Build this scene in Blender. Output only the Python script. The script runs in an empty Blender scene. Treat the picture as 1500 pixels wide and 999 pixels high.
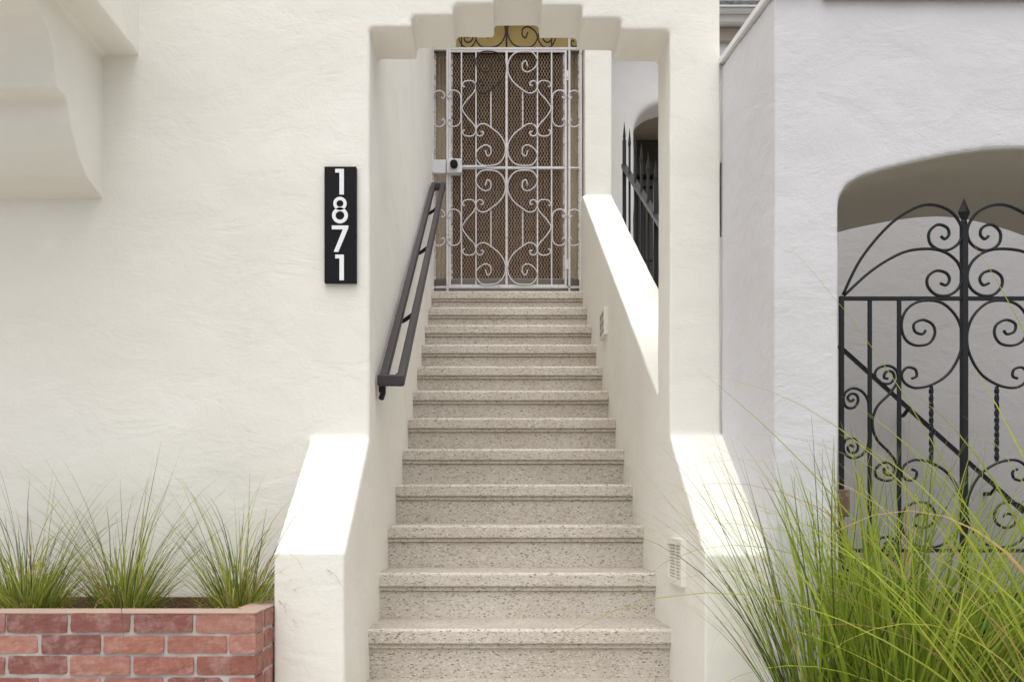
import bpy, bmesh, math, random
from math import sin, cos, pi, radians
from mathutils import Vector, Matrix, noise

random.seed(7)
S = bpy.context.scene
C = S.collection

# ------------------------------------------------------------------ camera, sky, sun, exposure
F, VX, VY, EYE = 1193.0, 724.0, 745.0, 1.6        # focal length and principal point in photo pixels, eye height
cam = bpy.data.cameras.new('camera'); cam_o = bpy.data.objects.new('camera', cam); C.objects.link(cam_o)
cam.sensor_width = 36; cam.lens = F / 1500 * 36
cam.shift_x = (750 - VX) / 1500; cam.shift_y = (VY - 499.5) / 1500
cam.clip_end = 500; cam.clip_start = 0.05
cam_o.location = (0, 0, EYE); cam_o.rotation_euler = (pi / 2, 0, 0)
S.camera = cam_o

SUN_EL, SUN_AZ = 76.0, 8.0                        # sun behind the camera, a little to the left
w = bpy.data.worlds.new('World'); S.world = w; w.use_nodes = True
nt = w.node_tree; nt.nodes.clear()
sky = nt.nodes.new('ShaderNodeTexSky'); sky.sky_type = 'NISHITA'; sky.sun_disc = False
sky.sun_elevation = radians(SUN_EL); sky.sun_rotation = radians(180 + SUN_AZ)
sky.dust_density = 4; sky.air_density = 1.0; sky.ozone_density = 1.0
hs = nt.nodes.new('ShaderNodeHueSaturation'); hs.inputs['Saturation'].default_value = 0.22
bg = nt.nodes.new('ShaderNodeBackground'); bg.inputs[1].default_value = 0.15
wo = nt.nodes.new('ShaderNodeOutputWorld')
nt.links.new(sky.outputs[0], hs.inputs['Color']); nt.links.new(hs.outputs[0], bg.inputs[0]); nt.links.new(bg.outputs[0], wo.inputs[0])
sun = bpy.data.lights.new('sun', 'SUN'); sun.energy = 1.5; sun.angle = radians(80); sun.color = (1.0, 0.972, 0.93)
sun_o = bpy.data.objects.new('sun', sun); C.objects.link(sun_o)
sun_o.rotation_euler = (radians(90 - SUN_EL), 0, radians(-SUN_AZ)); sun_o.location = (-2, -6, 8)
S.view_settings.view_transform = 'Standard'; S.view_settings.look = 'None'
S.view_settings.exposure = 0.43; S.view_settings.gamma = 1.0
S.view_settings.use_curve_mapping = False

# ------------------------------------------------------------------ helpers
def P(px, py, d):                                  # a point at distance d seen at that place of the photograph
    return Vector(((px - VX) * d / F, d, EYE + (VY - py) * d / F))
def U(n, d): return n * d / F                      # n photo pixels at distance d, in metres

def obj(name, bm, mat, parent=None, smooth=False, bevel=0, kind=None):
    bmesh.ops.recalc_face_normals(bm, faces=bm.faces)
    me = bpy.data.meshes.new(name); bm.to_mesh(me); bm.free()
    o = bpy.data.objects.new(name, me); C.objects.link(o)
    if mat: me.materials.append(mat)
    if smooth:
        for p in me.polygons: p.use_smooth = True
    if bevel:
        b = o.modifiers.new('bevel', 'BEVEL'); b.width = bevel; b.segments = 2; b.limit_method = 'ANGLE'
    if parent:
        o.parent = parent; o.matrix_parent_inverse = Matrix.Translation(-parent.location)
    if kind: o['kind'] = kind
    return o
def tag(o, label, cat, group=None):
    o['label'] = label; o['category'] = cat
    if group: o['group'] = group
    return o
def thing(name, label, cat, loc, group=None):
    o = bpy.data.objects.new(name, None); C.objects.link(o); o.location = loc; o.empty_display_size = .1
    return tag(o, label, cat, group)

def box(bm, x0, x1, y0, y1, z0, z1):
    v = [bm.verts.new(p) for p in ((x0,y0,z0),(x1,y0,z0),(x1,y1,z0),(x0,y1,z0),(x0,y0,z1),(x1,y0,z1),(x1,y1,z1),(x0,y1,z1))]
    fs = [bm.faces.new([v[i] for i in f]) for f in ((0,1,2,3),(4,7,6,5),(0,4,5,1),(1,5,6,2),(2,6,7,3),(3,7,4,0))]
    return v, fs
def nb(*a):
    bm = bmesh.new()
    if a: box(bm, *a)
    return bm
def prism(bm, pts, axis, a, b):                    # polygon of 2D points pushed along one axis from a to b
    def v3(p, t): return (t, p[0], p[1]) if axis == 'x' else (p[0], t, p[1]) if axis == 'y' else (p[0], p[1], t)
    A = [bm.verts.new(v3(p, a)) for p in pts]; B = [bm.verts.new(v3(p, b)) for p in pts]
    bm.faces.new(A); bm.faces.new(B[::-1]); n = len(pts)
    for i in range(n): bm.faces.new((A[i], B[i], B[(i+1) % n], A[(i+1) % n]))
def tube(bm, pts, r, n=7, flat=1.0, taper=False):
    pts = [Vector(p) for p in pts]; rings = []
    up = None
    for i, p in enumerate(pts):
        t = (pts[min(i+1, len(pts)-1)] - pts[max(i-1, 0)]).normalized()
        if up is None:
            up = Vector((0, 1, 0)) if abs(t.y) < .8 else Vector((0, 0, 1))
        s = t.cross(up).normalized(); up2 = s.cross(t).normalized()
        rr = r if not callable(r) else r(i / (len(pts)-1))
        rings.append([bm.verts.new(p + s * cos(2*pi*k/n + pi/n) * rr + up2 * sin(2*pi*k/n + pi/n) * rr * flat) for k in range(n)])
    for a, b in zip(rings, rings[1:]):
        for k in range(n): bm.faces.new((a[k], a[(k+1) % n], b[(k+1) % n], b[k]))
    bm.faces.new(rings[0]); bm.faces.new(rings[-1][::-1])
def bar(bm, a, b, r): tube(bm, [a, b], r * 1.414, 4)
def catmull(pts, sub=6):
    out = []; n = len(pts)
    for i in range(n - 1):
        p0, p1, p2, p3 = pts[max(i-1, 0)], pts[i], pts[i+1], pts[min(i+2, n-1)]
        for k in range(sub):
            t = k / sub
            out.append(tuple(.5 * (2*p1[j] + (p2[j]-p0[j])*t + (2*p0[j]-5*p1[j]+4*p2[j]-p3[j])*t*t + (3*p1[j]-p0[j]-3*p2[j]+p3[j])*t**3) for j in (0, 1)))
    out.append(tuple(pts[-1])); return out
def twisted(bm, a, b, r):                          # a square bar twisted about its length
    a, b = Vector(a), Vector(b); n = 26; rings = []
    for i in range(n + 1):
        p = a.lerp(b, i / n); an = i * .62
        rings.append([bm.verts.new(p + Vector((cos(an + k*pi/2), sin(an + k*pi/2), 0)) * r * 1.35) for k in range(4)])
    for p, q in zip(rings, rings[1:]):
        for k in range(4): bm.faces.new((p[k], p[(k+1) % 4], q[(k+1) % 4], q[k]))

# ------------------------------------------------------------------ materials
def mat(name, col, rough=.6, metal=0.0, spec=.5):
    m = bpy.data.materials.new(name); m.use_nodes = True
    b = m.node_tree.nodes['Principled BSDF']
    b.inputs['Base Color'].default_value = (*col, 1); b.inputs['Roughness'].default_value = rough
    b.inputs['Metallic'].default_value = metal; b.inputs['Specular IOR Level'].default_value = spec
    return m
class N:
    def __init__(s, m): s.t = m.node_tree; s.b = s.t.nodes['Principled BSDF']; s.co = s.t.nodes.new('ShaderNodeTexCoord')
    def n(s, typ, ins=None, **kw):
        x = s.t.nodes.new(typ)
        for k, v in kw.items(): setattr(x, k, v)
        for k, v in (ins or {}).items():
            if hasattr(v, 'is_linked') or str(type(v)).find('NodeSocket') >= 0: s.t.links.new(v, x.inputs[k])
            else: x.inputs[k].default_value = v
        return x
    def l(s, a, b): s.t.links.new(a, b)
    def noise(s, scale, detail=3, vec=None, rough=.5, dist=0):
        return s.n('ShaderNodeTexNoise', {'Vector': vec or s.co.outputs['Object'], 'Scale': scale, 'Detail': detail, 'Roughness': rough, 'Distortion': dist})
    def ramp(s, fac, stops):
        r = s.n('ShaderNodeValToRGB', {'Fac': fac}); e = r.color_ramp.elements
        while len(e) < len(stops): e.new(.5)
        for x, (p, c) in zip(e, stops): x.position = p; x.color = (*c, 1) if len(c) == 3 else c
        return r
    def mix(s, fac, a, b, mode='MIX'):
        x = s.n('ShaderNodeMix', data_type='RGBA', blend_type=mode)
        for i, v in ((0, fac), (6, a), (7, b)):
            if isinstance(v, (int, float)): x.inputs[i].default_value = v
            elif isinstance(v, tuple): x.inputs[i].default_value = (*v, 1)
            else: s.l(v, x.inputs[i])
        return x.outputs[2]
    def bump(s, h, strength, dist, prev=None):
        x = s.n('ShaderNodeBump', {'Strength': strength, 'Distance': dist, 'Height': h})
        if prev: s.l(prev, x.inputs['Normal'])
        s.l(x.outputs[0], s.b.inputs['Normal']); return x.outputs[0]

def stucco(name, col, rough=.9, k=1.0):
    m = mat(name, col, rough, spec=.25); g = N(m)
    a = g.noise(1.3, 4, dist=.4); f = g.noise(9, 4)
    dark = tuple(c * q for c, q in zip(col, (.93, .925, .905)))
    c1 = g.mix(g.ramp(a.outputs[0], [(.35, (0,)*3), (.68, (1,)*3)]).outputs[0], dark, col)
    c2 = g.mix(g.ramp(f.outputs[0], [(.58, (0,)*3), (.78, (.35,)*3)]).outputs[0], c1, tuple(min(1, c * 1.05) for c in col))
    g.l(c2, g.b.inputs['Base Color'])
    mp = g.n('ShaderNodeMapping', {'Vector': g.co.outputs['Object'], 'Scale': (1.0, 1.0, 1.7), 'Rotation': (.2, .5, .3)})
    trowel = g.noise(4.2, 7, mp.outputs[0], .62, .5)
    ridge = g.ramp(trowel.outputs[0], [(.38, (0,)*3), (.50, (.5,)*3), (.55, (.72,)*3), (.66, (.8,)*3), (.70, (1,)*3)])
    b1 = g.bump(ridge.outputs[0], .17 * k, .010)
    mid = g.noise(34, 4, None, .6)
    b2 = g.bump(mid.outputs[0], .22 * k, .005, b1)
    fine = g.noise(210, 2)
    g.bump(fine.outputs[0], .22 * k, .0022, b2)
    return m

CREAM = stucco('cream_stucco', (.865, .845, .78))
WHITE = stucco('white_stucco', (.68, .67, .695), k=1.15)
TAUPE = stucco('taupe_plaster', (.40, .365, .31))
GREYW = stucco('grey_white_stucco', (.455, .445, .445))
OCHRE = stucco('ochre_plaster', (.60, .44, .17), k=.5)
TAN = stucco('tan_plaster', (.74, .67, .53), k=.5)

def terrazzo():
    m = mat('stone_chip_terrazzo', (.4, .36, .31), .7, spec=.35); g = N(m)
    big = g.noise(2.2, 4); wv = g.noise(25, 2)
    base = g.mix(g.ramp(big.outputs[0], [(.3, (0,)*3), (.7, (1,)*3)]).outputs[0], (.555, .50, .425), (.65, .605, .54))
    col = base
    for sc, rot, thr, c, seed in ((105, .5, .93, (.13, .11, .095), 0), (150, -.7, .94, (.10, .085, .075), 3), (85, 1.2, .74, (.74, .70, .64), 7),
                                  (125, -.2, .80, (.36, .29, .22), 11), (110, .9, .76, (.70, .67, .62), 17), (75, -1.1, .95, (.20, .17, .15), 23), (60, .3, .82, (.43, .37, .30), 29)):
        mp = g.n('ShaderNodeMapping', {'Vector': g.co.outputs['Object'], 'Location': (seed*.37, seed*.71, seed*.13), 'Rotation': (rot, rot*.6, rot*1.3), 'Scale': (.8, .5, 1.8)})
        v = g.n('ShaderNodeTexVoronoi', {'Vector': mp.outputs[0], 'Scale': sc, 'Randomness': 1.0})
        sep = g.n('ShaderNodeSeparateColor', {'Color': v.outputs['Color']})
        pick = g.n('ShaderNodeMath', {0: sep.outputs[0], 1: thr}, operation='GREATER_THAN')
        near = g.n('ShaderNodeMath', {0: v.outputs['Distance'], 1: .42}, operation='LESS_THAN')
        mul = g.n('ShaderNodeMath', {0: pick.outputs[0], 1: near.outputs[0]}, operation='MULTIPLY')
        mul2 = g.n('ShaderNodeMath', {0: mul.outputs[0], 1: .85}, operation='MULTIPLY')
        col = g.mix(mul2.outputs[0], col, c)
    dirt = g.noise(6, 5, None, .65)
    col = g.mix(g.ramp(dirt.outputs[0], [(.5, (0,)*3), (.8, (.30,)*3)]).outputs[0], col, (.36, .31, .255))
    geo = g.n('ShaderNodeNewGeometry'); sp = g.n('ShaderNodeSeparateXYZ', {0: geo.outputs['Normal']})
    worn_dim = g.n('ShaderNodeMath', {0: sp.outputs[2], 1: .9}, operation='GREATER_THAN')      # upward faces darkened to offset the overhead sun, with foot wear
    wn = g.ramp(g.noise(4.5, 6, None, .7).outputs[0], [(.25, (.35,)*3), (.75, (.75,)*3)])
    wf = g.n('ShaderNodeMath', {0: worn_dim.outputs[0], 1: wn.outputs[0]}, operation='MULTIPLY')
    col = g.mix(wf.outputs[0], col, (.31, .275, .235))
    g.l(col, g.b.inputs['Base Color'])
    b1 = g.bump(g.noise(160, 3).outputs[0], .35, .003)
    g.bump(wv.outputs[0], .15, .006, b1)
    return m
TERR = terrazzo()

def concrete(name, col):
    m = mat(name, col, .85, spec=.3); g = N(m)
    a = g.noise(3, 6, None, .6); f = g.noise(90, 3)
    g.l(g.mix(a.outputs[0], tuple(c*.75 for c in col), tuple(c*1.2 for c in col)), g.b.inputs['Base Color'])
    g.bump(f.outputs[0], .3, .004); return m
PAVE = concrete('pavement_concrete', (.50, .475, .44)); ASPH = concrete('asphalt', (.055, .055, .058)); GROUND = concrete('dry_earth', (.22, .19, .15))
SILL = concrete('grey_sill_stone', (.33, .31, .29))

def painted(name, col, chip, rough=.45, thr=.62, metal=0.0, spec=.3):
    m = mat(name, col, rough, metal, spec); g = N(m)
    n1 = g.noise(38, 6, None, .7); n2 = g.noise(7, 3)
    f = g.ramp(n1.outputs[0], [(thr - .04, (0,)*3), (thr + .05, (1,)*3)])
    c = g.mix(f.outputs[0], col, chip)
    c = g.mix(g.ramp(n2.outputs[0], [(.4, (0,)*3), (.75, (.35,)*3)]).outputs[0], c, tuple(q*.65 for q in col))
    g.l(c, g.b.inputs['Base Color']); g.bump(n1.outputs[0], .25, .0015); return m
GATEW = painted('worn_white_iron', (.70, .68, .69), (.26, .20, .17), .5, .63)
GATEB = painted('brown_black_iron', (.045, .032, .028), (.12, .08, .06), .5, .66)
IRON = painted('black_wrought_iron', (.012, .013, .015), (.05, .035, .03), .38, .68)
RAILM = painted('bronze_black_metal', (.05, .042, .046), (.09, .075, .07), .42, .72)
MESHM = painted('tarnished_mesh_wire', (.62, .48, .35), (.26, .18, .12), .6, .58)
STEEL = painted('white_lock_steel', (.72, .72, .74), (.45, .42, .40), .4, .72)
BLACKP = mat('black_plastic', (.008, .008, .009), .65, spec=.2)
SIGNB = mat('black_sign_enamel', (.009, .009, .012), .5, spec=.15); DIGIT = mat('white_numeral_acrylic', (.86, .86, .87), .4)
TRIM = mat('white_trim_paint', (.78, .77, .75), .5); VENTP = mat('cream_vent_paint', (.80, .78, .71), .55)
GREENP = mat('green_bin_plastic', (.03, .21, .085), .42); REDP = mat('red_plastic', (.36, .035, .02), .45)
DARKV = mat('dark_duct', (.03, .025, .02), .9)

def wood():
    m = mat('dark_brown_wood', (.12, .05, .02), .42); g = N(m)
    mp = g.n('ShaderNodeMapping', {'Vector': g.co.outputs['Object'], 'Scale': (9, 9, .9)})
    a = g.noise(4, 6, mp.outputs[0], .65, .8); b = g.noise(2.2, 2)
    c = g.ramp(a.outputs[0], [(.3, (.035, .015, .008)), (.5, (.10, .038, .014)), (.72, (.24, .10, .034))])
    c = g.mix(g.ramp(b.outputs[0], [(.4, (0,)*3), (.7, (.5,)*3)]).outputs[0], c.outputs[0], (.20, .095, .04))
    g.l(c, g.b.inputs['Base Color']); g.bump(a.outputs[0], .2, .003); return m
WOOD = wood()
DDOOR = mat('dark_olive_door', (.075, .065, .05), .55)

def brick():
    m = mat('red_brick', (.3, .11, .08), .88, spec=.25); g = N(m)
    at = g.n('ShaderNodeAttribute', attribute_name='Col')
    n1 = g.noise(60, 6, None, .7); n2 = g.noise(26, 6, None, .75, .2)
    c = g.mix(g.ramp(n1.outputs[0], [(.35, (0,)*3), (.7, (.6,)*3)]).outputs[0], at.outputs[0], g.mix(1.0, at.outputs[0], (.72, .66, .66), 'MULTIPLY'))
    c = g.mix(g.ramp(n2.outputs[0], [(.47, (0,)*3), (.72, (.40,)*3)]).outputs[0], c, (.55, .43, .38))
    g.l(c, g.b.inputs['Base Color']); b1 = g.bump(n1.outputs[0], .5, .004); g.bump(n2.outputs[0], .3, .004, b1); return m
BRICK = brick(); MORTAR = concrete('pale_mortar', (.46, .43, .40)); RIM = concrete('pinkish_mortar_cap', (.40, .29, .235))
SOIL = concrete('dark_soil', (.05, .035, .025)); BOARD = concrete('brown_board', (.13, .075, .05))

def leafmat():
    m = mat('grass_blade', (.1, .2, .03), .6, spec=.15); g = N(m)
    at = g.n('ShaderNodeAttribute', attribute_name='Col')
    g.l(at.outputs[0], g.b.inputs['Base Color'])
    tr = g.n('ShaderNodeBsdfTranslucent', {'Color': at.outputs[0]})
    ad = g.n('ShaderNodeMixShader', {0: .58}); g.l(g.b.outputs[0], ad.inputs[1]); g.l(tr.outputs[0], ad.inputs[2])
    g.l(ad.outputs[0], g.t.nodes['Material Output'].inputs[0]); return m
LEAF = leafmat()
def shingle():
    m = mat('grey_shingle', (.12, .115, .11), .9); g = N(m)
    n = g.noise(22, 4); g.l(g.ramp(n.outputs[0], [(.3, (.05,)*3), (.7, (.22, .21, .2))]).outputs[0], g.b.inputs['Base Color']); g.bump(n.outputs[0], .6, .02); return m
SHING = shingle(); TILE = concrete('terracotta_tile', (.36, .19, .14))

# ------------------------------------------------------------------ plaster: union of solids, softened and made uneven like hand-trowelled stucco
def plaster(bm, voxel, disp=.010, scale=.25, smooth=4):
    bmesh.ops.recalc_face_normals(bm, faces=bm.faces)
    me = bpy.data.meshes.new('raw'); bm.to_mesh(me); bm.free()
    o = bpy.data.objects.new('raw', me); C.objects.link(o)
    r = o.modifiers.new('r', 'REMESH'); r.mode = 'VOXEL'; r.voxel_size = voxel; r.use_smooth_shade = True
    s = o.modifiers.new('s', 'SMOOTH'); s.factor = .5; s.iterations = smooth
    if disp:
        tx = bpy.data.textures.new('t', 'CLOUDS'); tx.noise_scale = scale; tx.noise_depth = 2
        d = o.modifiers.new('d', 'DISPLACE'); d.texture = tx; d.strength = disp; d.mid_level = .5; d.texture_coords = 'GLOBAL'
    dg = bpy.context.evaluated_depsgraph_get()
    out = bpy.data.meshes.new_from_object(o.evaluated_get(dg))
    bpy.data.objects.remove(o); bpy.data.meshes.remove(me)
    return out
def from_mesh(name, me, m, parent):
    me.materials.clear(); me.materials.append(m); me.name = name
    for p in me.polygons: p.use_smooth = True
    o = bpy.data.objects.new(name, me); C.objects.link(o); o.parent = parent
    o.matrix_parent_inverse = Matrix.Translation(-parent.location)
    return o
def split(me, tests):                              # cut one continuous plaster skin into its parts by where the faces lie
    res = []
    bm0 = bmesh.new(); bm0.from_mesh(me); bm0.faces.ensure_lookup_table()
    which = []
    for f in bm0.faces:
        c = f.calc_center_median()
        which.append(next((i for i, t in enumerate(tests) if t(c)), len(tests)))
    bm0.free()
    for i in range(len(tests) + 1):
        b = bmesh.new(); b.from_mesh(me); b.faces.ensure_lookup_table()
        bmesh.ops.delete(b, geom=[f for f, k in zip(list(b.faces), which) if k != i], context='FACES')
        m2 = bpy.data.meshes.new('part'); b.to_mesh(m2); b.free(); res.append(m2)
    return res

# ------------------------------------------------------------------ main dimensions (metres)
XL, XR = -.478, .672                               # inner faces of the stair walls
T, H = .28, .1915                                  # tread and riser
DW, WT = 3.12, .225                                # street front and its thickness
DP = 2.60                                          # front of the low pillars
DG = 6.32                                          # security gate
def step_y(k): return (10.06 + k) * T
def step_z(k): return EYE - .455 + (k - 1) * H
Z0 = 0.0

# ------------------------------------------------------------------ the setting
obj('ground', nb(-120, 120, -120, 120, -.5, -.12), GROUND, kind='structure')
obj('street', nb(-100, 100, -60, -2.6, -.3, -.114), ASPH, kind='structure')
obj('sidewalk', nb(-60, 60, -2.6, 3.3, -.4, 0.0), PAVE, kind='structure', bevel=.01)
obj('path', nb(.90, 4.2, 1.55, 4.3, -.1, .22), PAVE, kind='structure', bevel=.01)

# ------------------------------------------------------------------ the cream house
house = thing('stucco_house', 'cream stucco house with a stepped archway over its entry stairs', 'house', (-1.5, DW, 0))
bm = bmesh.new()
fz = lambda y: EYE + (VY - y) * DW / F
fx = lambda x: (x - VX) * DW / F
arch = [(XL, -.1), (XL, fz(41)), (fx(603), fz(41)), (fx(603), fz(24)), (fx(664), fz(24)), (fx(664), fz(7)), (fx(723), fz(7)), (fx(723), fz(-12)),
        (fx(794), fz(-12)), (fx(794), fz(8)), (fx(853), fz(8)), (fx(853), fz(28)), (fx(910), fz(28)), (fx(910), fz(45)), (XR, fz(45)), (XR, -.1)]
TOPZ = EYE + 2.75
LOWZ = EYE + 2.15                                  # the arch over the stairs ends in a low parapet, open behind
outline = [(-3.1, -.1)] + arch + [(.866, -.1), (.866, LOWZ), (-.72, LOWZ), (-.72, TOPZ), (-3.1, TOPZ)]
prism(bm, outline, 'y', DW, DW + WT)
box(bm, XL - .24, XL, DW + .1, 6.42, -.1, EYE + 4.0)                       # wall along the stairs
# low front pillars with sloping tops
prism(bm, [(DP, -.1), (DW + .1, -.1), (DW + .1, EYE + .2746), (DW, EYE + .2746), (DP, EYE - .1417)], 'x', -.702, XL)
prism(bm, [(DP, -.1), (DW + .1, -.1), (DW + .1, EYE + .282), (DW, EYE + .282), (DP, EYE - .146)], 'x', XR, .884)
# rising wall on the right of the stairs, then the pier beside the gate
prism(bm, [(DW + .1, -.1), (6.42, -.1), (6.42, EYE + 2.38), (6.2, EYE + 2.38), (DW + WT - .1, EYE + .40)], 'x', XR, .895)
box(bm, XR + .02, .895, 6.2, 6.42, 0, EYE + 4.3)
box(bm, XL - .1, .895, 6.2, 6.42, EYE + 3.86, EYE + 4.3)                   # lintel over the gate
skin = plaster(bm, .009, .0075, .30, 1)
mk = .006
parts = split(skin, [lambda c: c.y < DW - mk and c.x < 0 and c.z < EYE + .29, lambda c: c.y < DW - mk and c.x > 0 and c.z < EYE + .29,
                     lambda c: c.y > DW + WT + mk and c.x > .5 and c.z < EYE + 2.385])
para_l, para_r, para_b, shell = parts
from_mesh('wall', shell, CREAM, house)
from_mesh('pillar', para_l, CREAM, house)
pr = from_mesh('pillar', para_r, CREAM, house)
pb = from_mesh('parapet', para_b, CREAM, house)
# thin plaster joint against the neighbour
bm = bmesh.new(); box(bm, .845, .8815, DW + .012, DW + .06, 0, EYE + 1.045); box(bm, .845, .8815, DW + .012, DW + .06, EYE + 1.33, EYE + 1.74)
obj('plaster_joint', bm, CREAM, house, bevel=.004)

# the bay over the planter: curved corbel, wider bay above
prof_px = [(42.5, 0), (58, 20), (71.5, 51), (78, 80), (80.5, 105), (82, 131), (99, 147), (100, 158), (102, 180), (113, 225), (126, 259), (147.5, 295.5)]
BX = -1.5
prof = []
for (x, y) in prof_px:
    d = BX * F / (x - VX); prof.append((min(d, DW), EYE + (VY - y) * d / F))
prof = [(2.50, EYE + 1.745), (2.56, EYE + 1.70)] + prof
prof[-1] = (DW + .05, prof[-1][1])
bm = bmesh.new(); prism(bm, prof + [(DW + .1, prof[-1][1]), (DW + .1, EYE + 1.80), (2.50, EYE + 1.80)], 'x', -3.1, BX)
box(bm, -3.1, -1.362, 2.40, DW + .08, EYE + 1.734, TOPZ)
bay = plaster(bm, .009, .006, .22, 1)
corb, bayw = split(bay, [lambda c: c.z < EYE + 1.73])
b_o = from_mesh('bay', bayw, CREAM, house)
from_mesh('corbel', corb, CREAM, b_o)

# porch behind the gate
bm = bmesh.new(); box(bm, XL - .2, XL, 6.42, 7.6, 0, EYE + 4.3); box(bm, XR + .005, XR + .2, 6.42, 7.6, 0, EYE + 4.3)
obj('porch_wall', bm, TAN, house)
DD = 7.25
bm = bmesh.new(); z_s, z_t = EYE + 1.84, EYE + (VY - 66) * DD / F
box(bm, XL + .001, -.379, 6.70, DD + .2, EYE + 1.846, EYE + 4.21); box(bm, .588, XR + .004, 6.70, DD + .2, EYE + 1.846, EYE + 4.21)
obj('door_surround', bm, TAN, house)
obj('transom_wall', nb(-.379, .588, DD - .018, DD + .2, z_t, EYE + 4.3), TAN, house)
obj('transom_panel', nb(XL + .004, XR + .001, DG + .075, DG + .095, EYE + (VY - 70.5) * (DG + .075) / F, EYE + 3.87), OCHRE, house)
obj('porch_ceiling', nb(XL, XR + .005, 6.422, DD - .022, EYE + 4.22, EYE + 4.29), OCHRE, house)
obj('porch_step', nb(XL + .002, XR + .003, 6.52, DD - .022, step_z(12) - .1, EYE + 1.845), SILL, house, bevel=.008)
dr = obj('door', nb(-.377, .586, DD + .03, DD + .08, EYE + 1.845, z_t - .002), WOOD, house)
bm = bmesh.new()
for x0, x1 in ((-.377, -.27), (.06, .166), (.486, .586)): box(bm, x0, x1, DD, DD + .031, EYE + 1.85, z_t - .004)
for z in (0, .62, 1.25, 1.9): box(bm, -.27, .06, DD + .002, DD + .031, EYE + 1.85 + z, EYE + 1.98 + z); box(bm, .166, .486, DD + .002, DD + .031, EYE + 1.85 + z, EYE + 1.98 + z)
obj('rail_and_stile', bm, WOOD, dr, bevel=.006)
for i in range(3):
    for x0, x1 in ((-.22, .01), (.216, .44)):
        obj('panel', nb(x0, x1, DD + .012, DD + .031, EYE + 2.03 + i * .632, EYE + 2.03 + i * .632 + .40), WOOD, dr, bevel=.012)
bm = bmesh.new(); bmesh.ops.create_uvsphere(bm, u_segments=14, v_segments=10, radius=.032, matrix=Matrix.Translation((-.33, DD - .05, EYE + 2.75))); tube(bm, [(-.33, DD - .04, EYE + 2.75), (-.33, DD + .01, EYE + 2.75)], .012)
obj('door_knob', bm, mat('old_brass', (.35, .24, .09), .35, 1), dr, True)

# vents set in the right-hand stair wall
vent = obj('vent', nb(), VENTP, pr); bm = bmesh.new()
y0, y1, z0, z1 = 2.86, 3.10, EYE - .275, EYE - .108
xf = XR - .010
def frame_yz(bm, x0, x1, y0, y1, z0, z1, t):
    box(bm, x0, x1, y0, y1, z0, z0 + t); box(bm, x0, x1, y0, y1, z1 - t, z1)
    box(bm, x0, x1, y0, y0 + t, z0 + t, z1 - t); box(bm, x0, x1, y1 - t, y1, z0 + t, z1 - t)
frame_yz(bm, xf - .006, XR + .02, y0, y1, z0, z1, .022)
box(bm, xf, XR + .01, (y0 + y1) / 2 - .006, (y0 + y1) / 2 + .006, z0 + .022, z1 - .022)
n = 10
for i in range(n):
    zz = z0 + .026 + i * (z1 - z0 - .05) / n
    for a, b in ((y0 + .022, (y0 + y1) / 2 - .006), ((y0 + y1) / 2 + .006, y1 - .022)):
        prism(bm, [(xf + .001, zz), (xf + .012, zz + .007), (xf + .012, zz + .011), (xf + .001, zz + .0055)], 'y', a, b)
vent.data.materials.clear(); bm.to_mesh(vent.data); bm.free(); vent.data.materials.append(VENTP)
obj('duct_opening', nb(XR - .004, XR + .0, y0 + .02, y1 - .02, z0 + .02, z1 - .02), mat('vent_back', (.42, .39, .32), .9), vent)
sv = bmesh.new(); y0, y1, z0, z1 = 4.83, 5.03, EYE + 1.035, EYE + 1.195
frame_yz(sv, XR - .0225, XR + .02, y0, y1, z0, z1, .014)
for i in range(1, 4): yy = y0 + .014 + i * .043; box(sv, XR - .0217, XR + .01, yy - .005, yy + .005, z0 + .014, z1 - .014)
for i in (1, 2): zz = z0 + i * .053; box(sv, XR - .0213, XR + .0095, y0 + .014, y1 - .014, zz - .003, zz + .003)
vo = obj('vent', sv, VENTP, pb)
obj('duct_opening', nb(XR - .0203, XR + .003, y0 + .012, y1 - .012, z0 + .012, z1 - .012), DARKV, vo)

# ------------------------------------------------------------------ stairs
st = thing('entry_staircase', 'straight flight of speckled stone steps rising through the archway', 'stairs', (.1, 2.0, 0))
for k in range(-4, 13):
    bm = bmesh.new(); y, z = step_y(k), step_z(k); yn = step_y(k + 1) if k < 12 else 6.60
    e = .012
    # slab with a rounded nose, small cove under it, riser
    r = .012; pr_ = [(y + r, z), (yn + .04, z), (yn + .04, z - .06), (y + .004, z - .06), (y, z - .056), (y, z - r), (y + r * .3, z - r * .3)]
    prism(bm, pr_, 'x', XL - e, XR + e)
    box(bm, XL - e, XR + e, y + .013, y + .05, z - .078, z - .0605)
    box(bm, XL - e, XR + e, y + .024, yn + .03, (step_z(k - 1) - .05 if k > -4 else -.05), z - .079)
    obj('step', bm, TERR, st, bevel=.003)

# ------------------------------------------------------------------ handrail on the left wall
hr = thing('handrail', 'dark bronze two-bar metal handrail fixed along the left stair wall', 'handrail', (XL, 3.3, EYE + .5))
xa, xb, ya, yb = -.449, -.378, 3.30, 6.00
rz = lambda y: EYE + .5256 + .686 * (y - 3.30)
def rail_bar(x, hw, hh):
    bm = bmesh.new()
    prism(bm, [(ya - .018, rz(ya - .018) - hh), (yb + .018, rz(yb + .018) - hh), (yb + .018, rz(yb + .018) + hh), (ya - .018, rz(ya - .018) + hh)], 'x', x - hw, x + hw); return bm
obj('grip_rail', rail_bar(xb, .0165, .024), RAILM, hr, bevel=.008)
obj('wall_rail', rail_bar(xa, .016, .022), RAILM, hr, bevel=.006)
for y in (ya, yb):
    obj('end_bar', nb(xa - .02, xb + .017, y - .042, y - .0185, rz(y) - .034, rz(y) + .012) if y == ya else nb(xa - .012, xb + .0165, y + .0185, y + .05, rz(y) - .02, rz(y) + .03), RAILM, hr, bevel=.007)
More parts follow.
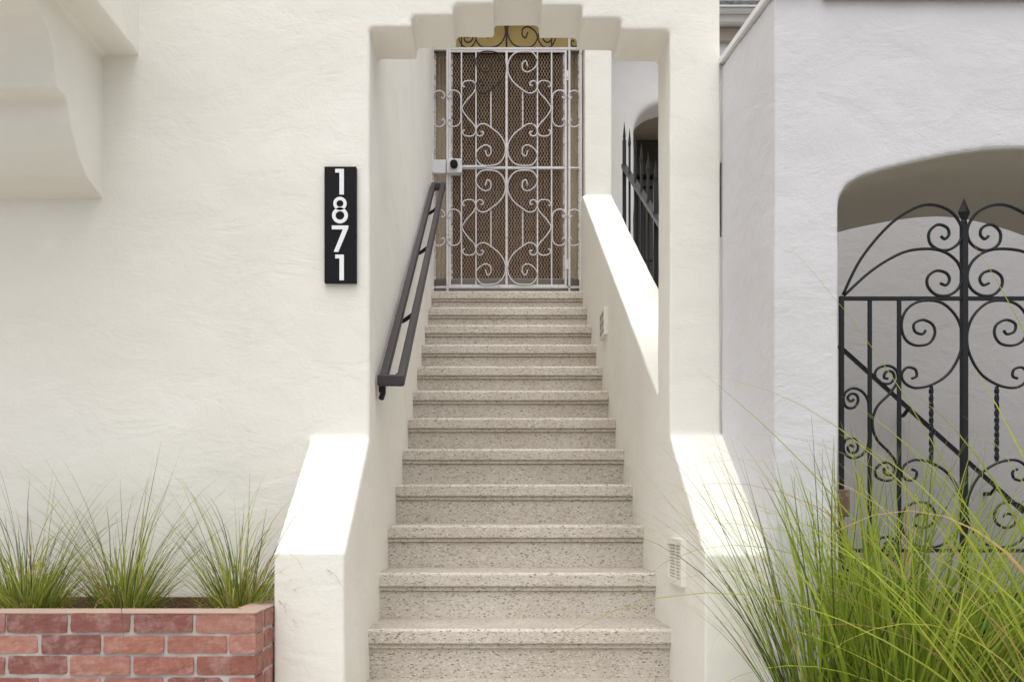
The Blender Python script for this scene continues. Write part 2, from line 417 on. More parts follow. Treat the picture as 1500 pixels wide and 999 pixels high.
for y in (3.40, 3.96, 4.85, 5.58):
    bm = bmesh.new(); z = rz(y)
    tube(bm, [(XL + .002, y + .02, z - .075), (xa + .012, y + .01, z - .06), (-.41, y, z - .045), (xb - .004, y, z - .022)], .011, 8)
    box(bm, XL - .004, XL + .012, y - .028, y + .045, z - .11, z - .045)
    obj('bracket', bm, IRON, hr, bevel=.003)
bm = bmesh.new(); tube(bm, [(-.452, 3.31, rz(3.3) - .02), (-.452, 3.31, rz(3.3) - .055), (-.462, 3.33, rz(3.3) - .075)], .012, 8)
obj('foot_peg', bm, IRON, hr)

# ------------------------------------------------------------------ number plate
sg = thing('house_number_sign', 'tall black house number plate reading 1871 in white numerals', 'sign', P(498, 329, DW))
d = DW - .02
obj('plate', nb(P(475, 0, d).x, P(522, 0, d).x, d, DW + .005, P(0, 414, d).z, P(0, 244, d).z), SIGNB, sg, bevel=.002)
df = d - .004
def poly_digit(polys):
    bm = bmesh.new()
    for pl in polys: prism(bm, [(P(x, y, df).x, P(x, y, df).z) for x, y in pl], 'y', df, d + .001)
    return bm
one = lambda oy: [[(491, 247.6 + oy), (503.6, 247.6 + oy), (503.6, 285 + oy), (497.2, 285 + oy), (497.2, 253 + oy), (491, 253 + oy)]]
obj('numeral', poly_digit(one(0)), DIGIT, sg)
def ring(cx, cy, ro, ri, n=28, ry=1.0):
    return [[(cx + cos(a) * q, cy + sin(a) * q * ry) for a, q in ((2*pi*i/n, ro), (2*pi*(i+1)/n, ro), (2*pi*(i+1)/n, ri), (2*pi*i/n, ri))] for i in range(n)]
def ring_mesh(bm, cx, cy, ro, ri, n=30):
    vs = [[], [], [], []]
    for i in range(n):
        a = 2*pi*i/n
        for j, (q, yy) in enumerate(((ro, df), (ri, df), (ro, d + .001), (ri, d + .001))):
            p = P(cx + cos(a)*q, cy + sin(a)*q, df); vs[j].append(bm.verts.new((p.x, yy, p.z)))
    for i in range(n):
        k = (i + 1) % n
        for a, b in ((0, 1), (2, 0), (1, 3), (3, 2)): bm.faces.new((vs[a][i], vs[a][k], vs[b][k], vs[b][i]))
bm = bmesh.new(); ring_mesh(bm, 497.9, 298.3, 9.8, 5.1); ring_mesh(bm, 497.9, 315.7, 11.6, 6.4); obj('numeral', bm, DIGIT, sg)
obj('numeral', poly_digit([[(486, 330.5), (510.2, 330.5), (510.2, 334), (495.5, 369), (488.8, 369), (502.2, 336), (486, 336)]]), DIGIT, sg)
obj('numeral', poly_digit(one(125.5)), DIGIT, sg)

# ------------------------------------------------------------------ security gate
gt = thing('security_gate', 'white wrought iron scrollwork security gate with diamond mesh at the top of the steps', 'gate', P(742, 428, DG))
def g3(x, y, off=0): p = P(x, y, DG); p.y += off; return p
def px_path(bm, pts, r, off=0, d=DG, n=6):
    tube(bm, [Vector((P(x, y, d).x, d + off, P(x, y, d).z)) for x, y in pts], r, n)
bm = bmesh.new()                                   # fixed outer frame
for x in (633.5, 850.5): bar(bm, g3(x, 20), g3(x, 436), .011)
for y, r in ((72.5, .010), (421, .008)): bar(bm, g3(633, y), g3(851, y), r)
bar(bm, g3(851, 246.5), g3(832, 246.5), .007)
bar(bm, g3(655.5, 60), g3(655.5, 434, 0), .009); bar(bm, g3(834, 50), g3(834, 434), .008)
obj('frame', bm, GATEW, gt, bevel=.002)
A_ = [(773, 99), (770, 91), (765, 95), (766, 104), (774, 107), (784, 100), (787, 90), (780, 79), (768, 77), (754, 80), (745, 92), (744.4, 108), (752, 122), (764, 132), (774, 138), (783, 136), (787, 128), (784, 121), (778, 121), (776, 126), (780, 127)]
C_ = [(803, 129), (806, 127.5), (805, 122.5), (799, 120), (791, 121), (787, 128), (790, 137), (799, 147), (806, 157), (807, 160.5)]
mirx = lambda pts: [(1484 - x, y) for x, y in pts]
miry = lambda pts, c=160.5: [(x, 2*c - y) for x, y in pts]
C_ = C_ + miry(C_)[::-1][1:]
D_ = [(826.5, 146), (823.5, 145), (821, 140), (825, 136), (829, 141), (826, 146.5), ]
D_ = [(825, 142), (823, 145), (820.5, 141), (823, 136.5), (827.5, 138)]
D_ = [(824, 143), (821.5, 140.5), (823.5, 137.5), (828, 139.5), (828, 145), (822.5, 146.5)]
# side C scroll: curls at its open ends, straight back along the bar
D_ = [(824, 142), (822.5, 139), (826, 138.5), (828, 142.5), (825, 146), (820.5, 143), (818, 138), (814, 135), (810.5, 138), (809, 145), (809, 160.5)]
D_ = [(823, 143), (825.5, 145.5), (828.5, 142), (826, 136.5), (820, 134), (812.5, 136.5), (809, 144), (809, 160.5)]
D_ = D_ + miry(D_)[::-1][1:]
leaf = bmesh.new()
for x in (659, 828.5): bar(leaf, g3(x, 74), g3(x, 419), .008)
for y in (76, 418.5): bar(leaf, g3(657, y), g3(830, y), .007)
for x in (676, 697.3, 787.2, 808): bar(leaf, g3(x, 76), g3(x, 418), .0052)
bar(leaf, g3(742, 76), g3(742, 418), .0085)
bar(leaf, g3(660, 246.5), g3(829, 246.5), .009)
obj('gate_leaf', leaf, GATEW, gt, bevel=.0015)
sc = bmesh.new(); ds = bmesh.new()
for oy in (0, 173.7):
    for base in (A_, C_, D_):
        sets = [base, miry(base)] if base is A_ else [base]
        for b in sets:
            for q in (b, mirx(b)):
                dark = oy == 0 and b is A_ and q is not b           # the scroll at the top left takes the dark brown iron
                px_path(ds if dark else sc, catmull([(x, y + oy) for x, y in q], 5), .0049, -.012)
    for x in (719, 765.6): twisted(sc, g3(x, 135 + oy), g3(x, 187 + oy), .0055)
obj('scrollwork', sc, GATEW, gt, True); obj('scrollwork', ds, GATEB, gt, True)['label'] = 'dark brown scroll at the top'
for oy in (0, 173.7):
    q = [(x + 23.5 if 0 else 852 - (x - 809) * .93 - 1.5, y + oy) for x, y in D_]
    for p_ in (q, [(1484 - x, y) for x, y in q]):
        sc = bmesh.new(); px_path(sc, catmull(p_, 5), .0055, -.006); obj('side_scroll', sc, GATEW, gt, True)
sc = bmesh.new()                                   # dark scrolls over the top rail
B_ = miry(A_)
for q in (B_, mirx(B_)): px_path(sc, catmull([(x, y - 173.7) for x, y in q], 5), .0062, -.004)
for cx in (684, 800): 
    for q in ([(cx + 2, 56), (cx - 2, 54), (cx - 4, 59), (cx + 1, 63), (cx + 7, 60), (cx + 10, 50), (cx + 6, 38)], [(cx - 4, 40), (cx - 12, 55), (cx - 6, 68), (cx + 4, 71), (cx + 12, 62), (cx + 14, 48)]):
        px_path(sc, catmull(q, 5), .006, -.004)
px_path(sc, catmull([(841, 62), (837, 61), (837, 67), (842, 70), (847, 65), (846, 57), (840, 53)], 5), .006, -.004)
bar(sc, g3(742, 72), g3(742, 15), .007)
for x in (676, 808): bar(sc, g3(x, 72), g3(x, 15), .005)
obj('transom_scroll', sc, GATEB, gt, True)
def diamond(bm, x0, x1, y0, y1, off, wpx=4.35, hpx=8.2, t=.0030):
    nc = int((x1 - x0) / wpx); nr = int((y1 - y0) / hpx); dx = (x1 - x0) / nc; dy = (y1 - y0) / nr
    for i in range(nc + 1):
        for s in (-1, 1):
            prev = None
            for j in range(2 * nr + 1):
                x = x0 + i * dx + (s * dx / 2 if j % 2 else 0); x = min(max(x, x0), x1)
                p = g3(x, y0 + j * dy / 2, off); ring_ = [bm.verts.new(p + Vector((a * t, b, 0))) for a, b in ((-.5, 0), (.5, 0), (0, .003 * s))]
                if prev:
                    for k in range(3): bm.faces.new((prev[k], prev[(k+1) % 3], ring_[(k+1) % 3], ring_[k]))
                prev = ring_
bm = bmesh.new(); diamond(bm, 661, 827, 78, 409, .022); obj('diamond_mesh', bm, MESHM, gt)
for a, b in ((637, 653), (837, 849)):
    bm = bmesh.new(); diamond(bm, a, b, 78, 409, .022); obj('side_mesh', bm, MESHM, gt)
bm = bmesh.new()
for x in (661.5, 826.5, 636.8, 848.2): bar(bm, g3(x, 78, .02), g3(x, 409, .02), .007)
obj('mesh_edging', bm, painted('flaking_white_paint', (.66, .63, .60), (.25, .2, .16), .7, .53), gt)
bm = nb(g3(655, 0).x, g3(677, 0).x, DG - .045, DG + .02, g3(0, 256.5).z, g3(0, 236).z); box(bm, g3(633.5, 0).x, g3(653.5, 0).x, DG - .03, DG + .02, g3(0, 256).z, g3(0, 236.5).z)
lk = obj('lock_box', bm, STEEL, gt, bevel=.004)
bm = bmesh.new(); c = g3(665.5, 245.5); tube(bm, [(c.x, DG - .046, c.z), (c.x, DG - .075, c.z), (c.x, DG - .08, c.z)], lambda s: .03 if s < .6 else .022, 18); obj('lock_knob', bm, BLACKP, lk)
bm = bmesh.new(); bar(bm, g3(677, 245, -.012), g3(712, 245, -.012), .007); obj('latch_bar', bm, STEEL, lk)
for y in (112, 388):
    bm = bmesh.new(); tube(bm, [g3(831, y - 7), g3(831, y + 7)], .014, 10); obj('hinge', bm, GATEW, gt)

# ------------------------------------------------------------------ brick planter
pl = thing('brick_planter', 'red brick planter box with pale mortar joints below the bay', 'planter', (-1.6, 2.7, 0))
PF, PT = 2.41, EYE - .305
CP, BL = .0627, .1775
cols = [(.33, .142, .105), (.30, .122, .092), (.36, .17, .13), (.275, .112, .085), (.24, .098, .079), (.315, .134, .10)]
bm = bmesh.new(); cl = bm.loops.layers.float_color.new('Col')
def brk(x0, x1, y0, y1, z0, z1):
    j = lambda: random.uniform(-.0028, .0028)
    v, fs = box(bm, x0 + j(), x1 + j(), y0 + j(), y1, z0 + j(), z1 + j())
    c = random.choice(cols); k = random.uniform(.9, 1.1); c = tuple(q * k * 1.08 for q in c)
    for f in fs:
        for lp in f.loops: lp[cl] = (*c, 1)
nco = 21
for i in range(nco):
    z1 = PT - .006 - i * CP; z0 = z1 - CP + .0085
    if z1 < .02: break
    x = -.705 - ([.0, .085][i % 2]); 
    if i % 2: brk(-.705 - .078, -.705, PF, PF + .085, z0, z1); x = -.705 - .0865
    while x > -2.9:
        brk(x - BL, x, PF, PF + .085, z0, z1); x -= BL + .0085
    y = PF + .096 + ([.0, .09][i % 2])
    if i % 2: brk(-.705 - .085, -.705, PF + .096, PF + .175, z0, z1)
    while y < DW - .05:
        brk(-.705 - .085, -.705, y, min(y + BL, DW - .012), z0, z1); y += BL + .0085
bmesh.ops.subdivide_edges(bm, edges=[e for e in bm.edges if e.calc_length() > .15], cuts=7, use_grid_fill=True)
bmesh.ops.subdivide_edges(bm, edges=[e for e in bm.edges if e.calc_length() > .035], cuts=4, use_grid_fill=True)
for v in bm.verts:
    if len(v.link_edges) <= 3: v.co += (sum((e.other_vert(v).co for e in v.link_edges), Vector()) / len(v.link_edges) - v.co) * .22
for v in bm.verts:
    v.co += noise.noise_vector(v.co * 45) * .0022 + noise.noise_vector(v.co * 130) * .0010
obj('brick_wall', bm, BRICK, pl)
bm = bmesh.new(); box(bm, -2.9, -.711, PF + .0035, PF + .08, 0, PT - .008); box(bm, -.78, -.7085, PF + .081, DW - .015, 0, PT - .008)
obj('mortar', bm, MORTAR, pl)
bm = bmesh.new(); prism(bm, [(-2.9, PF - .001), (-.704, PF - .001), (-.704, DW - .015), (-.792, DW - .015), (-.792, PF + .09), (-2.9, PF + .09)], 'z', PT - .007, PT)
obj('rim', bm, RIM, pl, bevel=.003)
obj('back_board', nb(-2.9, -.793, DW - .05, DW - .016, 0, EYE - .335), BOARD, pl)
bm = bmesh.new(); g_ = 40
bmesh.ops.create_grid(bm, x_segments=90, y_segments=26, size=1)
for v in bm.verts:
    v.co.x = -1.8465 + v.co.x * 1.053; v.co.y = 2.785 + v.co.y * .284
    v.co.z = EYE - .372 + noise.noise(v.co * 14) * .016 + noise.noise(v.co * 45) * .008
obj('soil', bm, SOIL, pl, True)

# ------------------------------------------------------------------ grasses
def lerp3(a, b, t): return tuple(p + (q - p) * t for p, q in zip(a, b))
def blade(bm, cl, root, az, tilt, L, wd, bend, cols, curl=0, seg=9, vfold=False, twist=0, waver=0):
    p = Vector(root); th = tilt; a = az; prev = None; ds = L / seg
    for i in range(seg + 1):
        s = i / seg
        wloc = wd * (0.75 + .35 * min(s * 4, 1)) * (1 - s ** 2.2) + .0004
        dr_ = Vector((sin(th) * cos(a), sin(th) * sin(a), cos(th)))
        side = Vector((-sin(a + twist), cos(a + twist), 0.0))
        side = (side - dr_ * side.dot(dr_)).normalized(); nrm = dr_.cross(side)
        if vfold: vs = [bm.verts.new(p - side * wloc / 2), bm.verts.new(p + nrm * wloc * .22), bm.verts.new(p + side * wloc / 2)]
        else: vs = [bm.verts.new(p - side * wloc / 2), bm.verts.new(p + side * wloc / 2)]
        t = s * (len(cols) - 1); k = min(int(t), len(cols) - 2); c = lerp3(cols[k], cols[k + 1], t - k)
        if prev:
            for q in range(len(vs) - 1):
                f = bm.faces.new((prev[0][q], prev[0][q+1], vs[q+1], vs[q])); f.smooth = True
                for lp in f.loops:
                    lp[cl] = (*(c if lp.vert in vs else prev[1]), 1)
        prev = (vs, c)
        p = p + dr_ * ds
        th += bend * (s + .15) / seg * 1.7 + curl * (max(0, s - .55) ** 1.0) / seg * 9
        a += random.uniform(-waver, waver)
def tuft(name, label, cat, group, pos, nb_, Lr, wr, spread, az_bias=None, bend=(.3, 1.3), rad=.06, pal=None, dry=.12, vfold=False, seg=9, lean=(0, 0), hist=1.0):
    bm = bmesh.new(); cl = bm.loops.layers.float_color.new('Col')
    for i in range(nb_):
        r = rad * math.sqrt(random.random()); a0 = random.uniform(0, 2*pi)
        root = (pos[0] + r * cos(a0), pos[1] + r * .8 * sin(a0), pos[2] - .02)
        az = a0 + random.uniform(-.9, .9) if az_bias is None else random.gauss(az_bias[0], az_bias[1])
        u = random.random()
        tilt = spread * (r / rad * .45 + .75 * abs(random.gauss(0, .55)))
        L = random.uniform(*Lr) * (1 if random.random() < .75 else .72)
        if random.random() < dry:
            c = random.choice([(.50, .36, .15), (.40, .27, .11), (.54, .44, .21)]); cs = [lerp3(c, (.2, .2, .05), .3), c, c]; b_ = random.uniform(*bend) * 1.5; cu = random.choice([0, .5, 1.0])
        else:
            c = random.choice(pal); k = random.uniform(.75, 1.25); c = tuple(q * k for q in c)
            cs = [lerp3(c, (.30, .30, .10), .35), c, c, lerp3(c, (.34, .32, .08), random.choice([.1, .3, .8]))]; b_ = random.uniform(*bend) * (.4 + u); cu = 0
        dx = lean[0]
        # lean towards a side by adding to the tilt vector
        vx, vy = sin(tilt) * cos(az) + lean[0], sin(tilt) * sin(az) + lean[1]
        m = min(math.hypot(vx, vy), .97); az = math.atan2(vy, vx); tilt = math.asin(m)
        blade(bm, cl, root, az, tilt, L, random.uniform(*wr), b_, cs, cu, seg, vfold, random.uniform(-.7, .7), .05)
    me = bpy.data.meshes.new(name); bm.to_mesh(me); bm.free(); me.materials.append(LEAF)
    o = bpy.data.objects.new(name, me); C.objects.link(o)
    if label: tag(o, label, cat, group); o['kind'] = 'thing'
    return o
GREEN = [(.25, .32, .045), (.31, .38, .05), (.38, .43, .08), (.22, .27, .05), (.42, .44, .13)]
DULL = [(.13, .15, .065), (.17, .19, .10), (.10, .125, .045)]
def strawroot(t):                                  # dry curled straw at the foot
    return t
ztop = EYE - .372
def planter_tuft(px, d, label, n, lean, L, rad, spread):
    x = (px - VX) * d / F
    o = thing('ornamental_grass', label, 'grass', (x, d, ztop), 'grass tufts in the brick planter'); o['kind'] = 'thing'
    def sub(name, *a, **k):
        t = tuft(name, None, None, None, (x, d, ztop), *a, **k); t.parent = o; t.matrix_parent_inverse = Matrix.Translation(-o.location); return t
    sub('green_blades', int(n * 1.0), (L * .22, L * .60), (.003, .0056), spread, pal=GREEN, dry=.07, rad=rad, lean=lean, bend=(.1, 1.5))
    sub('long_blades', int(n * .36), (L * .7, L * 1.15), (.0018, .0034), spread * .95, pal=DULL + GREEN[:3], dry=.10, rad=rad * .8, lean=lean, bend=(.1, 2.1))
    sub('dry_blades', int(n * .38), (.10, .30), (.0028, .005), 1.25, pal=GREEN, dry=1.0, rad=rad * 1.2, bend=(1.0, 2.8))
planter_tuft(42, 2.74, 'bushy green grass tuft at the left end of the planter, cut by the photo edge', 430, (.03, 0), .55, .080, .80)
planter_tuft(183, 2.76, 'loose grass tuft growing in the middle of the brick planter', 330, (.04, 0), .60, .062, .80)
planter_tuft(350, 2.72, 'fan-shaped grass tuft growing in the brick planter beside the white pillar', 300, (.05, 0), .57, .060, .70)

# bed and tall grasses on the right
bed = thing('raised_bed', 'low stucco planting bed in front of the white neighbouring wall', 'planter', (1.2, 2.0, 0))
bm = bmesh.new()
for a in ((.74, 1.75, 1.45, 1.53), (.74, .80, 1.53, 2.52), (1.69, 1.75, 1.53, 2.52), (.80, 1.69, 2.46, 2.52)): box(bm, *a, 0, EYE - .62)
obj('bed_wall', bm, WHITE, bed)
obj('soil', nb(.80, 1.69, 1.53, 2.46, .225, EYE - .66), SOIL, bed)
zb = EYE - .66
G2 = [(.30, .395, .05), (.36, .45, .065), (.25, .35, .045), (.40, .47, .085), (.18, .27, .04)]
YG = [(.45, .475, .08), (.39, .435, .065), (.50, .50, .12), (.33, .38, .06)]
GR = 'tall grasses in the right-hand bed'
tuft('tall_grass', 'tall thin dark green grass clump against the corner of the white neighbouring wall', 'grass', GR, (.915, 2.24, zb), 270, (.55, .98), (.003, .0055), .44, pal=G2[:3] + DULL[2:], dry=.04, rad=.085, bend=(.05, 1.0), seg=12, lean=(-.02, 0), vfold=True)
tuft('tall_grass', 'dense bright green grass clump standing before the black iron gate', 'grass', GR, (1.09, 2.12, zb), 520, (.48, .95), (.004, .0085), .40, pal=G2, dry=.05, rad=.15, bend=(.1, 1.1), seg=12, lean=(.08, 0), vfold=True)
tuft('tall_grass', 'nearest grass clump with broad yellow-green blades arching in from the right edge', 'grass', GR, (1.33, 1.74, zb), 130, (.85, 1.45), (.005, .0105), .62, pal=YG + G2[:2], dry=.12, rad=.13, bend=(.5, 1.7), seg=14, lean=(-.07, .05), vfold=True)

# ------------------------------------------------------------------ neighbouring white building
nbh = thing('white_building', 'white stucco neighbouring front with a wide arched passage and coping', 'building', (1.9, 2.54, 0))
DN, DNB = 2.54, 3.13
nx = lambda x: (x - VX) * DN / F
nz = lambda y: EYE + (VY - y) * DN / F
cx, hw = nx(1492), nx(1492) - nx(1228)
pts = [(nx(1228), nz(305)), (nx(1231), nz(286)), (nx(1241), nz(270)), (nx(1262), nz(257)), (nx(1295), nz(247)), (nx(1340), nz(236)), (nx(1400), nz(224)), (nx(1445), nz(218)), (nx(1492), nz(216))]
right = [(2 * cx - x, z) for x, z in pts[::-1][1:]]
bm = bmesh.new()
op = [(nx(1228), .0)] + pts + right + [(2 * cx - nx(1228), .0)]
zt0, zt1 = EYE + 1.602, EYE + 1.70
poly = [(.874, .0)] + op + [(3.6, .0), (3.6, zt0), (.874, zt0)]
prism(bm, poly, 'y', DN, DN + .075)
# thick passage behind: jambs and a vault that comes lower towards the back
prism(bm, [(DN + .03, 0), (DNB + .35, 0), (DNB + .35, zt1 + .06), (DN + .03, zt0 + .006)], 'x', .874, nx(1228) - .04)
wallme = plaster(bm, .0085, .009, .26, 5)
from_mesh('wall', wallme, WHITE, nbh)
# vault: lofted strip between front arch and back arch (real slab with thickness)
bm = bmesh.new()
front = [(x, z) for x, z in op[1:-1]]
bx = lambda x: (x - VX) * DNB / F
bz = lambda y: EYE + (VY - y) * DNB / F
bk = [(1130, 372), (1160, 357), (1200, 346), (1250, 333), (1300, 323), (1340, 317.5), (1375, 315.5), (1405, 318), (1440, 325), (1475, 335), (1500, 344), (1560, 368), (1640, 405)]
bk = [(bx(x), bz(y)) for x, y in bk]
def resample(p, n):
    Ls = [0]
    for a, b in zip(p, p[1:]): Ls.append(Ls[-1] + math.hypot(b[0]-a[0], b[1]-a[1]))
    out = []
    for i in range(n):
        t = Ls[-1] * i / (n - 1); k = 0
        while k < len(Ls) - 2 and Ls[k+1] < t: k += 1
        f = (t - Ls[k]) / max(Ls[k+1] - Ls[k], 1e-6); out.append((p[k][0] + (p[k+1][0]-p[k][0])*f, p[k][1] + (p[k+1][1]-p[k][1])*f))
    return out
fr, bk = resample(front, 40), resample(bk, 40)
rows = []
for j in range(7):
    t = j / 6; rows.append([bm.verts.new((a[0] + (b[0]-a[0])*t, DN + .012 + (DNB - DN - .012) * t, a[1] - .004 + (b[1]-a[1])*t)) for a, b in zip(fr, bk)])
for a, b in zip(rows, rows[1:]):
    for k in range(39): bm.faces.new((a[k], a[k+1], b[k+1], b[k]))
tops = [[bm.verts.new((v.co.x, v.co.y, zt0 - .02)) for v in r_] for r_ in rows]
for a, b in zip(tops, tops[1:]):
    for k in range(39): bm.faces.new((a[k], b[k], b[k+1], a[k+1]))
for k in range(39):
    bm.faces.new((rows[-1][k], rows[-1][k+1], tops[-1][k+1], tops[-1][k])); bm.faces.new((rows[0][k], tops[0][k], tops[0][k+1], rows[0][k+1]))
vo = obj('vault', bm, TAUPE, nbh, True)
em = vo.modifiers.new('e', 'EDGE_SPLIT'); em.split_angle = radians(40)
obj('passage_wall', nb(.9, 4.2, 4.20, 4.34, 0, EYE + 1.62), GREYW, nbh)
# coping: pale strip along the side, terracotta edge along the front
bm = bmesh.new(); prism(bm, [(DN - .02, zt0 + .004), (DNB + .35, zt1 + .064), (DNB + .35, zt1 + .086), (DN - .02, zt0 + .026)], 'x', .863, 1.02)
obj('coping', bm, TRIM, nbh, bevel=.0015)
bm = bmesh.new(); prism(bm, [(DN - .022, zt0 - .021), (DN - .004, zt0 - .021), (DN - .004, zt0 + .004), (DN + .3, zt0 + .06), (DN + .3, zt0 + .10), (DN - .022, zt0 + .04)], 'x', 1.021, 3.6)
obj('tile_edge', bm, TILE, nbh, bevel=.006)
obj('lock_plate', nb(nx(1233), nx(1258), DN + .06, DN + .13, nz(757), nz(716)), painted('rusty_brown_box', (.16, .10, .065), (.28, .2, .15), .6, .55), nbh, bevel=.004)

# set-back house behind with its own arch and eaves
sb = thing('setback_house', 'pale set-back house behind the right-hand wall with dark arched entry and eaves', 'house', (2.0, 7.0, 0))
DS = 7.0
sx = lambda x: (x - VX) * DS / F
sz = lambda y: EYE + (VY - y) * DS / F
bm = bmesh.new()
ap = [(sx(929), EYE + 1.5), (sx(929), sz(192)), (sx(931), sz(181)), (sx(936), sz(171)), (sx(944), sz(162)), (sx(955), sz(155)), (sx(975), sz(149)), (sx(1000), sz(147)), (sx(1025), sz(149)), (sx(1045), sz(155)), (sx(1064), sz(171)), (sx(1071), sz(192)), (sx(1071), EYE + 1.5)]
prism(bm, [(.90, 0), (.90, sz(40)), (4.4, sz(40)), (4.4, 0), (sx(1071), 0)] + ap[::-1] + [(sx(929), 0)], 'y', DS, DS + .3)
from_mesh('wall', plaster(bm, .022, .012, .3), stucco('bright_white_stucco', (.82, .815, .83)), sb)
obj('porch_back', nb(sx(900), sx(1100), 8.0, 8.1, 0, EYE + 4), DDOOR, sb)
obj('porch_lining', nb(sx(900), sx(1100), 7.3, 8.0, EYE + 3.62, EYE + 3.7), TAUPE, sb)
bm = bmesh.new(); box(bm, sx(929), sx(1071), 7.85, 7.95, EYE + 3.22, EYE + 3.34); box(bm, sx(929), sx(1071), 7.88, 7.97, EYE + 3.12, EYE + 3.18)
obj('beam', bm, DDOOR, sb)
dd = obj('door', nb(sx(962), sx(1040), 7.9, 7.99, EYE + 1.6, EYE + 3.1), DDOOR, sb)
bm = bmesh.new()
for z in (1.75, 2.4): box(bm, sx(972), sx(1030), 7.88, 7.9, EYE + z, EYE + z + .5)
obj('panel', bm, DDOOR, dd, bevel=.01)
# eaves
ez = lambda y, d: EYE + (VY - y) * d / F
obj('frieze_board', nb(.9, 4.4, 6.95, 7.0, ez(60, 6.95), ez(42, 6.95)), mat('taupe_paint', (.42, .37, .33), .7), sb)
obj('eave_moulding', nb(.9, 4.4, 6.90, 6.985, ez(34, 6.90), ez(30, 6.90)), TRIM, sb, bevel=.006)
obj('fascia', nb(.9, 4.4, 6.86, 6.90, ez(32, 6.86), ez(13, 6.86)), TRIM, sb)
obj('gutter', nb(.9, 4.4, 6.79, 6.855, ez(15, 6.79), ez(9.5, 6.79)), TRIM, sb, bevel=.01)
bm = bmesh.new()
for i in range(8): prism(bm, [(6.76 + i*.13, ez(7.5, 6.76) + i*.10), (7.01 + i*.13, ez(7.5, 6.76) + i*.10 + .19), (7.01 + i*.13, ez(7.5, 6.76) + i*.10 + .215), (6.76 + i*.13, ez(7.5, 6.76) + i*.10 + .03)], 'x', .9, 4.4)
obj('roof', bm, SHING, sb)

# neighbour's stair side wall and spiked railing
sw = thing('stair_side_wall', 'pale sloping side wall carrying the spiked black railing', 'wall', (1.0, 5.2, 0))
fzt = lambda y: EYE + 1.83 + .67 * (y - 5.05)
bm = bmesh.new(); prism(bm, [(4.4, 0), (6.98, 0), (6.98, fzt(6.98) - .95), (4.4, fzt(4.4) - .95)], 'x', .93, 1.06)
obj('wall', bm, WHITE, sw)
fn = thing('spiked_railing', 'black iron railing with spear points sloping down behind the right stair wall', 'railing', (1.0, 5.2, EYE + .9))
bm = bmesh.new(); X = .99
prism(bm, [(4.45, fzt(4.45) - .015), (6.22, fzt(6.22) - .015), (6.22, fzt(6.22) + .015), (4.45, fzt(4.45) + .015)], 'x', X - .02, X + .02)
obj('top_rail', bm, IRON, fn)
bm = bmesh.new(); prism(bm, [(4.45, fzt(4.45) - .815), (6.22, fzt(6.22) - .815), (6.22, fzt(6.22) - .785), (4.45, fzt(4.45) - .785)], 'x', X - .018, X + .018)
obj('bottom_rail', bm, IRON, fn)
y = 6.2; i = 0
while y > 4.45:
    bm = bmesh.new(); z = fzt(y); big = (i == 0 or i % 6 == 5)
    bar(bm, (X, y, z - .95), (X, y, z + .20), .013 if big else .0075)
    tube(bm, [(X, y, z + .19), (X, y, z + .23), (X, y, z + .34)], lambda s: .0075 if s < .3 else (.0125 if s < .7 else .001), 6)
    obj('picket', bm, IRON, fn); y -= .24; i += 1

# ------------------------------------------------------------------ black garden gate in the neighbour's arch
DB = 2.63
bg_ = thing('garden_gate', 'black wrought iron scroll gate with spear finial inside the white arch', 'gate', P(1412, 1000, DB))
q3 = lambda x, y, o=0: P(x, y, DB) + Vector((0, o, 0))
mx = lambda pts: [(2824 - x, y) for x, y in pts]
zz = lambda pts: [(1180 + a / 2.4969, 200 + b / 2.4969) for a, b in pts]
bm = bmesh.new()
for x in (1232.5, 1591.5): bar(bm, q3(x, 434), q3(x, 1140), .007)
for y, r in ((437.5, .0062), (806, .006), (1120, .007)): bar(bm, q3(1231, y), q3(1593, y), r)
obj('gate_frame', bm, IRON, bg_, bevel=.0015)
bm = bmesh.new(); bar(bm, q3(1412, 330), q3(1412, 1125), .0095); obj('centre_bar', bm, IRON, bg_, bevel=.0015)
bm = bmesh.new()
for x in (1274, 1317, 1507, 1550): bar(bm, q3(x, 438), q3(x, 1120), .0052)
obj('upright_bar', bm, IRON, bg_)
bm = bmesh.new(); c = q3(1412, 0).x
def ringz(y, rx, ry): return [bm.verts.new((c + cos(a)*rx, DB + sin(a)*ry, P(0, y, DB).z)) for a in [k*pi/2 for k in range(4)]]
R_ = [ringz(y, U(a, DB), U(a, DB) * .6) for y, a in ((334, 5), (325, 5), (323, 4), (311, 9), (291, .2))]
for a, b in zip(R_, R_[1:]):
    for k in range(4): bm.faces.new((a[k], a[(k+1) % 4], b[(k+1) % 4], b[k]))
obj('finial', bm, IRON, bg_)
o1 = zz([(135, 580), (200, 450), (300, 330), (390, 268), (460, 252), (530, 278), (568, 335), (562, 385), (525, 415), (485, 416), (453, 392), (450, 352), (480, 325), (514, 335), (522, 360), (507, 377), (492, 366)])
o2 = zz([(140, 582), (240, 492), (345, 430), (430, 413), (500, 422), (550, 458), (570, 510), (557, 556), (520, 582), (475, 580), (445, 550), (445, 515), (475, 493), (510, 500), (524, 523), (512, 545), (490, 538)])
o3 = zz([(437, 710), (424, 724), (398, 714), (395, 686), (428, 672), (463, 690), (470, 725), (448, 758), (402, 765), (365, 745), (349, 700), (358, 650), (390, 615), (440, 601), (500, 612), (550, 662), (571, 730), (560, 800), (520, 868), (460, 908), (400, 920), (362, 903), (349, 872), (368, 846), (398, 852), (404, 876), (386, 886)])
bm = bmesh.new()
for pth in (o1, o2):
    for q in (pth, mx(pth)): px_path(bm, catmull(q, 6), .0047, -.004, DB, 8)
obj('crest_scroll', bm, IRON, bg_, True)
